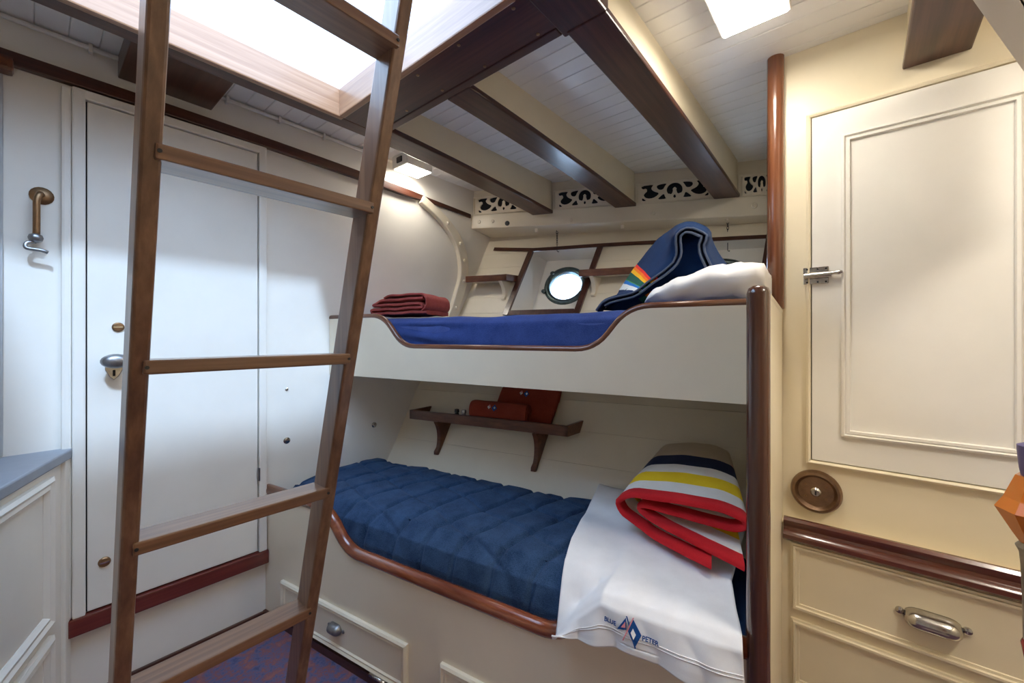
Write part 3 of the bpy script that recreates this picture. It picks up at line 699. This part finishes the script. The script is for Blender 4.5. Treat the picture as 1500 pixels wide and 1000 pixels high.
# pillow
def pil(u, v):
    a = 2 * math.pi * u; b = math.pi * (v - .5)
    sg = lambda q, e_: math.copysign(abs(q) ** e_, q)
    x_ = sg(math.cos(b), .55) * sg(math.cos(a), .6); y_ = sg(math.cos(b), .55) * sg(math.sin(a), .6); z_ = sg(math.sin(b), 1.0)
    r_ = .012 * nz(x_ * 2, y_ * 2, z_, 2.2) + .006 * nz(x_ * 5, y_ * 5, z_ + 4, 2)
    s, w_ = 1.90 + .235 * x_, .66 + .29 * y_
    fl = interp(x_, [-1, -.6, 0, .5, 1], [.25, .62, .95, 1.0, .9])
    return B(min(s + r_, 2.030 + .086 * w_), w_, 1.462 + max(-.004, (.072 + .072 * z_) * fl + r_ * 1.6 + .006 * nz(x_ * 9, y_ * 7, z_, 1)))
mb = MB(); mb.grid(pil, 64, 32); tag(put('pillow', mb, PILLOW, smooth=180), 'white pillow on the upper bunk beside the rainbow blanket', 'pillow')
# navy blanket with rainbow bands, standing in a loop
def ub_pt(px, py, w_): p = on_p(px, py, KO + EW * w_, bd); return V(toB(p))
PRO = [(873.7, 455), (884, 440), (905, 434), (930, 429), (948, 413), (974, 396), (989, 382), (992, 367), (989, 353), (992, 340), (1008, 332), (1023, 337), (1039, 345), (1029, 361), (1037, 380), (1046, 398)]
WB = .50
FAR = [(880, 456), (890, 442), (903, 434), (908, 428), (929, 395), (950, 369), (966, 351), (976, 342), (985, 335), (996, 328.5), (1012, 325), (1026, 330), (1040, 338), (1040, 352), (1052, 375), (1064, 390)]
nearU = fillet([ub_pt(a, b, WB) for a, b in PRO], .03, 3)
nearU = [V((p.x, WB, p.z)) for p in nearU]
rb = thing('rainbow_blanket', B(1.75, .6, 1.46), 'navy wool blanket with rainbow bands looped on the upper bunk', 'blanket')
nfold = len(nearU)
def frac(px):   # index along the fold line nearest to a photo column on the rising leg
    s_ = ub_pt(px, 420, WB).x; return min(range(int(nfold * .6)), key=lambda i: abs(nearU[i].x - s_))
i0, i1 = frac(929), frac(953)
def ubm(d, k_, n):
    i = k_ if k_ < n else 2 * n - 1 - k_
    if i0 <= i < i1 and 0 < d < 1: return 1 + min(6, int(7 * (i - i0) / (i1 - i0)))
    return 0
def dense(path, seg):
    out = []
    for a, b in zip(path, path[1:]):
        n = max(1, int((b - a).length / seg)); out += [a + (b - a) * (i / n) for i in range(n)]
    return out + [path[-1]]
nearU = dense(nearU, .008); nfold = len(nearU); i0, i1 = frac(929), frac(955)
pts0 = [ub_pt(a_, b_, WB) for a_, b_ in PRO]; pts1 = [ub_pt(a_, b_, WB + .20) for a_, b_ in FAR]
def uback(p):     # far edge of the fold opposite to a point of the near edge
    p = V((p[0], WB, p[2])); best = None
    for i in range(len(pts0) - 1):
        e_ = pts0[i+1] - pts0[i]; t_ = max(0, min(1, (p - pts0[i]).dot(e_) / e_.length_squared)); q = pts0[i] + e_ * t_
        dd = (q - p).length
        if best is None or dd < best[0]: best = (dd, i, t_, p - q)
    _, i, t_, off_ = best; q = pts1[i] + (pts1[i+1] - pts1[i]) * t_ + off_
    return (q.x, WB + .20, q.z)
mb = MB(); ribbon(nearU, uback, .015, 14, ubm, mb); put('outer_fold', mb, [NAVY_W] + RB, rb, smooth=60)
inn = []
for i, p in enumerate(nearU):
    a, b = nearU[max(i-2, 0)], nearU[min(i+2, nfold-1)]; t_ = (b - a).normalized(); inn.append(V((p.x + t_.z * .017, p.y - .004, p.z - t_.x * .017)))
inn = inn[4:-3]
mb = MB(); n0 = nfold; nI = len(inn); j0, j1 = i0 - 2, i1 - 2
def ubi(d, k_, n):
    i = k_ if k_ < n else 2 * n - 1 - k_
    return 1 + min(6, int(7 * (i - j0) / (j1 - j0))) if j0 <= i < j1 and 0 < d < 1 else 0
ribbon(inn, uback, .010, 10, ubi, mb); put('inner_fold', mb, [NAVY_W] + RB, rb, smooth=60)
for L_, nm in ((nearU, 'edge_piping'), (inn, 'edge_piping')):
    put(nm, MB().tube([B(p.x, p.y - .002, p.z) for p in L_[::2]], .0042, 6), PIPE, rb, smooth=180)
INF = [(884, 454), (893, 445), (910, 438), (932, 433), (950, 418), (976, 400), (993, 384), (997, 366), (995, 350), (1008, 340), (1026, 346), (1032, 352), (1026, 364), (1034, 382), (1042, 400), (1042, 448), (945, 455)]
def inner(off, poly, name, mat, th):
    P_ = [ub_pt(a_, b_, WB + off) for a_, b_ in poly]; bm = bmesh.new()
    bm.faces.new([bm.verts.new(p) for p in P_]); bmesh.ops.triangulate(bm, faces=bm.faces[:]); bmesh.ops.subdivide_edges(bm, edges=bm.edges[:], cuts=4, use_grid_fill=True); bm.verts.index_update()
    mb = MB(); mb.add([B(q.co.x, q.co.y + .035 * math.sin((q.co.x - 1.5) * 11) * min(1, max(0, (q.co.z - 1.47) / .08)), q.co.z) for q in bm.verts], [[q.index for q in f.verts] for f in bm.faces]); bm.free()
    put(name, mb, mat, rb, smooth=180, thick=th)
inner(.075, INF, 'hanging_fold', NAVY_W, .012)
for i, (ci, (xa, xb)) in enumerate(((3, (934, 943)), (5, (943, 952)), (6, (952, 963)))):
    k0_, k1_ = (xa - 934) / 29, (xb - 934) / 29
    inner(.060, [(934 + 29 * k0_, 437 - 17 * k0_), (934 + 29 * k1_, 437 - 17 * k1_), (944 + 26 * k1_, 446 - 20 * k1_), (944 + 26 * k0_, 446 - 20 * k0_)], 'inner_band', RB[ci], .006)
# coral towel folded at the foot of the upper bunk
tw = thing('folded_towel', B(.43, .6, 1.46), 'folded coral red towel at the foot of the upper bunk', 'towel')
c0, c1 = ub_pt(546, 455, .55).x, ub_pt(654, 455, .55).x
zz_ = 1.474; L1 = []
for i, (a, b) in enumerate(((.235, .625), (.225, .60), (.235, .585), (.30, .60))):
    z = zz_ + i * .0225 + (.003 if i == 3 else 0)
    L1 += [V((b, .44, z)), V((a, .44, z))] if i % 2 == 0 else [V((a - .004, .44, z)), V((b + .004, .44, z + .001))]
L1 = dense(fillet(L1, .010, 4), .018); L1 = [V((p.x, .44, p.z + .0035 * nz(p.x, p.z * 3, 0, 14))) for p in L1]
mb = MB(); ribbon(L1, lambda p: (p[0] - .085, .72, p[2] + .004), .0205, 14, lambda *a_: 0, mb); put('folded_layers', mb, TOWEL, tw, smooth=70)
mb = MB(); L2 = dense(fillet([V((.33, .436, 1.556)), V((.37, .436, 1.569)), V((.60, .436, 1.566)), V((.628, .436, 1.545)), V((.630, .436, 1.50)), V((.60, .436, 1.482))], .02, 4), .018)
ribbon(L2, lambda p: (p[0] - .085, .72, p[2] + .002), .014, 14, lambda *a_: 0, mb); put('top_layer', mb, TOWEL, tw, smooth=70)

# ------------------------------------------------------------------ shelves
def hull_shelf(name, ya, yb, z0, z1, dep, ends, label, mat, bmat, bys, group, bh):
    t = thing(name, hull((ya + yb) / 2, z0), label, 'shelf', group)
    a, b = hull(ya, z1, dep), hull(yb, z1, dep); d = (b - a).normalized(); nr = V((d.y, -d.x, 0))
    if nr.x > 0: nr = -nr
    th = .016
    put('lip', MB().prism([a, b, b - UP * (z1 - z0), a - UP * (z1 - z0)], -nr * th), mat, t, bevel=.002)
    mb = MB(); bo = z0 + .004
    mb.prism([V((a.x, a.y, bo)) - nr * th, V((b.x, b.y, bo)) - nr * th, hull(yb, bo), hull(ya, bo)], (0, 0, .014)); put('shelf_board', mb, mat if bmat is mat else CREAM2, t)
    for e_, p, y in (('a', a, ya), ('b', b, yb)):
        if e_ in ends:
            h = hull(y, z1 + .004); h0 = hull(y, z0); sg = -1 if e_ == 'b' else 1
            put('end_piece', MB().prism([p, h, h0, p - UP * (z1 - z0)], -d * (-th if e_ == 'a' else th)), mat, t, bevel=.002)
    for y in bys:
        n_ = 10; wd = .013; L_ = []
        for i in range(n_ + 1):
            u = i / n_; z = z0 - bh * u; L_.append(hull(y, z, .008 + (dep - .035) * (1 - u) ** 1.5 * (1 - .15 * math.sin(u * math.pi)) + .012 * math.exp(-((u - .92) / .08) ** 2)))
        back_ = [hull(y, z0 - bh * i / n_, 0) for i in range(n_ + 1)]
        put('bracket', MB().prism([p - d * wd for p in L_ + back_[::-1]], d * wd * 2), bmat, t, bevel=.002)
    return t
hull_shelf('hull_shelf', 2.036, 1.075, .862, .915, .15, 'ab', 'dark mahogany shelf with raised lip holding rolled towels under the upper bunk', SHELF, SHELF, (1.85, 1.245), 'shelves along the hull', .19)
hull_shelf('hull_shelf', 2.14, 1.845, 1.738, 1.782, .15, 'b', 'short dark wooden shelf between the curved knee and the port light', SHELF, CREAM2, (1.895,), 'shelves along the hull', .13)
hull_shelf('hull_shelf', 1.372, .90, 1.738, 1.782, .15, 'a', 'dark wooden shelf between the port light and the rainbow blanket', SHELF, CREAM2, (1.30,), 'shelves along the hull', .13)
# rolled towels on the lower shelf
def roll(y0, y1, z, off, r, rz, label):
    t = thing('rolled_towel', hull((y0 + y1) / 2, z - r * rz * .9, off), label, 'towel', 'rust towels on the shelf')
    a, b = hull(y0, z, off), hull(y1, z, off); d = (b - a).normalized(); ax = V((d.y, -d.x, 0)); 
    if ax.x > 0: ax = -ax
    LEAN = V((.55, 0, 1)) if rz > 1.5 else UP
    def P_(u, v):
        q = 2 * math.pi * v; k_ = min(1, min(u, 1 - u) / .06) ** .5 * .10 + .90
        rr = r * k_ * (1 + .05 * nz(u * 4, v * 6, off, 1))
        return a + (b - a) * u + ax * (math.copysign(abs(math.cos(q)) ** .88, math.cos(q)) * rr * .85) + LEAN * (math.copysign(abs(math.sin(q)) ** .88, math.sin(q)) * rr * rz)
    mb = MB(); mb.grid(P_, 24, 28); mb.grid(lambda u, v: P_(0, v) * u + a * (1 - u), 3, 28); mb.grid(lambda u, v: P_(1, v) * u + b * (1 - u), 3, 28)
    put('roll', mb, RUST, t, smooth=60)
    sp = MB(); sp.tube([b + d * .002 + ax * math.cos(q) * r * .8 * q / 16 + LEAN * math.sin(q) * r * rz * .9 * q / 16 for q in [i * .4 for i in range(2, 40)]], .0025, 5); put('spiral_end', sp, RUST, t)
    m = P_(.45, .07); nn = (ax * .9 + UP * .43)
    for c_, (du, dv), s_ in ((THREAD, (.008, 0), 1.3), (THWHT, (.010, .001), .55), (THWHT, (-.024, .003), .8), (THRED, (-.020, .010), .5)):
        o_ = m + d * du + UP * dv + nn * (.003 if s_ < 1 else .002)
        up_ = (UP - nn * UP.dot(nn)).normalized()
        q = MB(); q.add([o_ + d * .012 * s_, o_ + up_ * .014 * s_, o_ - d * .012 * s_, o_ - up_ * .014 * s_], [(0, 1, 2, 3)]); put('embroidered_flag', q, c_, t, thick=.002)
    return t
roll(1.66, 1.325, .940, .098, .052, 1.05, 'rust red rolled towel with a small embroidered flag at the shelf lip')
roll(1.56, 1.225, 0.985, .036, .030, 3.45, 'rust red rolled towel lying behind and above the other roll')
for px, lb_ in ((656, 'small dark bottle cap on the shelf beside the rolled towels'), (666, 'tiny grey stopper on the shelf against the rolled towel')):
    p = hull(on_p(px, 604, KO + EW * .68, bd).y, .88, .09)
    tag(put('stopper', MB().lathe([(.012, 0), (.013, .03), (.009, .038), (.014, .042), (.012, .058), (0, .060)], p, UP, 12), BLACK if px < 660 else GREYM, smooth=50), lb_, 'stopper')

# chains with hooks under the beam shelf
for px, lb_, yb_, y1_ in ((816, 'thin dark hook chain hanging in front of the open port light', 342, 369), (1066, 'thin dark hook chain hanging above the white pillow', 324, 368)):
    top = on_p(px, yb_, CP + V((.10, 0, 0)), CF); bot = on_p(px, y1_, CP + V((.10, 0, 0)), CF); L_ = top.z - bot.z
    t = thing('hook_chain', top, lb_, 'chain', 'hook chains under the beam shelf')
    put('eye_screw', MB().tube([top + V((0, .008 * math.cos(a), .006 + .008 * math.sin(a))) for a in [i * .6 for i in range(11)]] + [top + UP * .05], .0022, 6), BLACK, t)
    nl = max(3, int(L_ * .62 / .016))
    for i in range(nl):
        c_ = top - UP * (L_ * .62 * (i + .5) / nl); ax_ = V((1, 0, 0)) if i % 2 else V((0, 1, 0))
        put('link', MB().tube([c_ + ax_ * .0055 * math.cos(a) + UP * .011 * math.sin(a) for a in [k_ * math.pi / 5 for k_ in range(11)]], .0019, 5), BLACK, t)
    h0 = top - UP * L_ * .62
    put('hook', MB().tube(fillet([h0, bot + UP * .004, bot + RT * .012, bot + RT * .012 + UP * .006], .006, 4), .0022, 6), BLACK, t)

# ------------------------------------------------------------------ tall cupboard with drawers
CX = 1.9
cb = thing('cupboard', (CX, -.3, 0), 'tall cream cupboard with one white panelled door and drawers below', 'cupboard')
TC = lambda u, d, z: V((CX - d, .22 - u, z))
mb = MB(); mb.box((-.03, -.45, 0), (1.57, 0, ZC), TC); put('carcass', mb, CREAM, cb)
dr = MB().bbox((.092, -.004, .893), (.70, .012, 2.163), .002, TC); d = put('door', dr, DOORW, cb)
put('door_bead', MB().frame(.074, .718, .875, 2.181, .016, .020, TC, [(0, 0), (.1, .8), (.5, 1), (.9, .8), (1, 0)]), CREAM, cb)
put('door_gap', MB().box((.088, -.001, .889), (.704, .003, 2.167), TC), DARK, cb)
put('panel_moulding', MB().frame(.178, .604, .992, 2.072, .026, .014, lambda u, dd, z: TC(u, dd + .012, z), [(0, 0), (.05, .8), (.3, 1), (.45, .4), (.6, .7), (.9, .7), (1, 0)]), DOORW, d)
la = put('barrel_latch', MB().bbox((.066, .014, 1.545), (.142, .018, 1.607), .002, TC), CHROME, d)
put('latch_barrel', MB().tube([TC(.070, .026, 1.575), TC(.15, .026, 1.577)], .011, 12), CHROME, la, smooth=50)
put('latch_bolt', MB().tube([TC(.14, .027, 1.579), TC(.158, .027, 1.580), TC(.172, .030, 1.581), TC(.182, .032, 1.582)], [.007, .006, .009, .004], 10), CHROME, la, smooth=60)
for u in (.078, .11, .134):
    for z in (1.552, 1.600): put('screw', MB().lathe([(.0035, .018), (.003, .020)], TC(u, 0, z), (-1, 0, 0), 8), BLACK, la)
p = TC(.104, 0, .775)
rs = put('lock_rose', MB().lathe([(.078, 0), (.078, .012), (.072, .024), (.064, .026), (.058, .018), (.054, .012), (.0, .012)], p, (-1, 0, 0), 40), PLATE, cb, smooth=40)
ky = put('keyhole_boss', MB().lathe([(.017, .012), (.017, .02), (.012, .025), (.0, .025)], p, (-1, 0, 0), 18), CHROME, rs, smooth=40)
put('keyhole', MB().box((-.0025, -.0, -.008), (.0025, .027, .006), lambda a, b, c_: p + V((-b, a, c_))), BLACK, ky)
for a in (35, 145, 215, 325): put('screw', MB().lathe([(.004, .012), (.003, .014)], p + V((0, math.cos(math.radians(a)) * .038, math.sin(math.radians(a)) * .038)), (-1, 0, 0), 8), BRONZE, rs)
# ledge and drawer case, standing a little proud
DX = .075
put('drawer_case', MB().bbox((.0, -.02, 0), (1.57, DX, .655), .006, TC), CREAM, cb)
def mould(u0, u1, prof, T):
    mb = MB(); n_ = len(prof); vs_ = [T(u0, a, b) for a, b in prof] + [T(u1, a, b) for a, b in prof]
    mb.add(vs_, [list(range(n_))[::-1], list(range(n_, 2*n_))] + [(i, (i+1) % n_, n_+(i+1) % n_, n_+i) for i in range(n_)]); return mb
lp = [(DX - .012, .648), (DX - .012, .672), (DX - .006, .682), (DX + .006, .682), (DX + .014, .673), (DX + .014, .664), (DX + .009, .650), (DX + .012, .640), (DX + .024, .634), (DX + .030, .626), (DX + .030, .612), (DX + .022, .604), (DX, .604)]
put('ledge_rail', mould(.012, 1.5, lp, TC), wood('ledge_mahogany', (.06, .014, .008), (.11, .03, .016), (.17, .055, .026), 'y', .22, .8), cb, smooth=35)
for z0, z1, hnd in ((.362, .582, 1), (.085, .305, 0)):
    dw = put('drawer', MB().bbox((.052, DX, z0), (.80, DX + .004, z1), .001, TC), CREAM, cb)
    put('moulding', MB().frame(.034, .818, z0 - .012, z1 + .012, .034, .016, lambda u, dd, z: TC(u, dd + DX, z), [(0, 0), (.0, .55), (.2, .6), (.25, 1), (.45, 1), (.5, .5), (.75, .5), (.8, .25), (1, .2), (1, 0)]), CREAM, dw)
    hz, hu = (z0 + z1) / 2 - .012, .40
    def cupc(u, v):
        a = math.pi * (v * .72 + .01); k_ = max(.02, 1 - abs(2 * u - 1) ** 5) ** .5
        return TC(hu - .066 + .132 * u, DX + .004 + .046 * k_ * math.sin(a), hz + .030 * math.cos(a) * k_)
    g = MB(); g.grid(cupc, 20, 12); hd = put('cup_handle', g, CHROME, dw, smooth=180, thick=.003)
    for e_ in (-.074, .074):
        q = TC(hu + e_, DX + .004, hz + .008); put('handle_lug', MB().lathe([(.011, 0), (.011, .006), (.006, .010)], q, (-1, 0, 0), 12), CHROME, hd, smooth=50)

# ------------------------------------------------------------------ ladder
S_ = .97; C0 = 1.138 * S_ + .299 * 1.35
ld = thing('companion_ladder', (.38, C0, 0), 'brown wooden ladder leaning up through the open hatch', 'ladder')
def lad(x_, q, z): return V((x_, C0 - .299 * z + q, z))     # q: depth behind the front face
XL0, XL1, XR0, XR1, DP = .138 * S_, .172 * S_, .610 * S_, .648 * S_, .082
for a, b in ((XL0, XL1), (XR0, XR1)):
    mb = MB(); zt = 2.62
    mb.add([lad(a, 0, 0), lad(b, 0, 0), lad(b, DP, 0), lad(a, DP, 0), lad(a, 0, zt), lad(b, 0, zt), lad(b, DP, zt), lad(a, DP, zt)],
           [(0, 3, 2, 1), (4, 5, 6, 7), (0, 1, 5, 4), (1, 2, 6, 5), (2, 3, 7, 6), (3, 0, 4, 7)])
    put('side_rail', mb, OAK_Z, ld, bevel=.006)
tz = [EYE + (q - EYE) * S_ for q in (2.127, 1.722, 1.300, .872, .436)] + [.03]
for z in tz[:5]:
    y0 = C0 - .299 * z
    mb = MB().bbox((XL1 - .012, y0 - .004, z - .030), (XR0 + .012, y0 + DP + .002, z), .004)
    tr_ = put('tread', mb, OAK_X, ld)
    for xx in (XL1 - .006, XR0 + .006): put('peg', MB().lathe([(.004, 0), (.004, .003)], (xx, y0 - .0035, z - .015), (0, -1, 0), 8), BLACK, tr_)

# ------------------------------------------------------------------ side counter on the port hand
kd = (FW + RT * ((400 - 750) / FPX)).normalized(); k0 = on_y(106, 660, YB)
kn_ = V((-kd.y, kd.x, 0))            # away from the walkway
TK = lambda u, d, z: V((k0.x, k0.y, 0)) - kd * u - kn_ * d + UP * z     # u towards camera, d out of the face
ct = thing('side_counter', TK(.6, -.25, 0), 'white panelled side counter with a slate grey top beside the door', 'counter')
cut = .6 * kd.x / kd.y
put('body', MB().prism([TK(.012, -.012, 0), TK(1.6, -.012, 0), TK(1.6, -.6, 0), V((-.5, YB - .003, 0)), ], (0, 0, .91)), WHITE, ct)
put('worktop', MB().prism([TK(-.006, .006, .912), TK(1.62, .006, .912), TK(1.62, -.6, .912), V((-.52, YB - .002, .912))], (0, 0, .036)), GREYTOP, ct, bevel=.006)
for z0, z1 in ((.395, .885), (.02, .358)):
    d = put('panel', MB().box((.17, -.012, z0 + .03), (1.3, -.010, z1 - .03), TK), WHITE, ct)
    put('panel_moulding', MB().frame(.148, 1.35, z0, z1, .045, .020, lambda u, dd, z: TK(u, dd - .012, z)), WHITE, d)
put('corner_stile', MB().bbox((.012, -.014, 0), (.055, .0, .912), .003, TK), WHITE, ct)
p = on_z(2, 664, .95)
tag(put('metal_plate', MB().bbox((p.x - .05, p.y - .02, .9485), (p.x + .022, p.y + .06, .956), .002), GREYM), 'small flat metal plate lying on the slate grey worktop', 'plate')

# ------------------------------------------------------------------ things at the right edge of the view
bz = 1.86
a, b = on_z(1405, -28, bz), on_z(1560, 189, bz); dd_ = V((b.x - a.x, b.y - a.y, 0)).normalized()
a = a - dd_ * .5; nn = V((-dd_.y, dd_.x, 0)); nn = nn if nn.x < 0 else -nn
hb = thing('overhead_board', (a + b) / 2 + UP * (2.24 - bz), 'white painted moulded board hanging from the deck head beside the cupboard', 'overhead board')
L_ = (b - a).length
TO = lambda u, d, z: a + dd_ * u - nn * (d - .05) + UP * z
put('board', MB().box((0, .012, .0), (L_, .05, 2.24 - bz), TO), WHITE, hb)
put('edge_moulding', MB().prism([TO(0, q, z) for q, z in ((-.006, .0), (-.012, .012), (-.004, .024), (.006, .030), (.006, .045), (.014, .05), (.014, 0))], dd_ * L_), WHITE, hb, smooth=35)

q = on_z(1506, 1000, .69); q = CAM + ray(1529, 1000) * .80
cx_, cy_, base = q.x, q.y, q.z - .16
stn = thing('side_stand', (cx_, cy_, 0), 'small white side stand carrying the orange lantern', 'stand')
put('stand_post', MB().lathe([(.12, 0), (.12, .015), (.03, .04), (.03, base - .03)], (cx_, cy_, 0), UP, 20), WHITE, stn, smooth=40)
put('stand_top', MB().lathe([(.10, base - .03), (.11, base - .02), (.11, base)], (cx_, cy_, 0), UP, 24), WHITE, stn, smooth=40)
ln = thing('lantern', (cx_, cy_, base), 'orange lantern with purple cap, grey body and red foot by the cupboard', 'lantern')
zz = lambda py: EYE + (HOR - py) / FPX * .80
O = V((cx_, cy_, 0))
put('foot', MB().lathe([(.020, base), (.024, zz(975)), (.029, zz(950)), (.026, zz(944))], O, UP, 20), plain('red_enamel', (.30, .02, .03), .25), ln, smooth=50)
put('body', MB().lathe([(.026, zz(945)), (.027, zz(880)), (.029, zz(835)), (.031, zz(815)), (.036, zz(806)), (.030, zz(800))], O, UP, 24), GREYM, ln, smooth=50)
put('shade', MB().lathe([(.030, zz(800)), (.040, zz(787)), (.064, zz(752)), (.052, zz(735)), (.036, zz(700))], O, UP, 8), plain('amber_orange', (.62, .17, .01), .3, **{'Coat Weight': .5}), ln)
put('cap', MB().lathe([(.028, zz(703)), (.031, zz(690)), (.034, zz(662)), (.034, zz(655)), (.026, zz(652)), (0, zz(652))], O, UP, 24), plain('purple_plastic', (.09, .075, .20), .45), ln, smooth=50)

for o in list(bpy.data.objects):
    if '_o' in o: del o['_o']
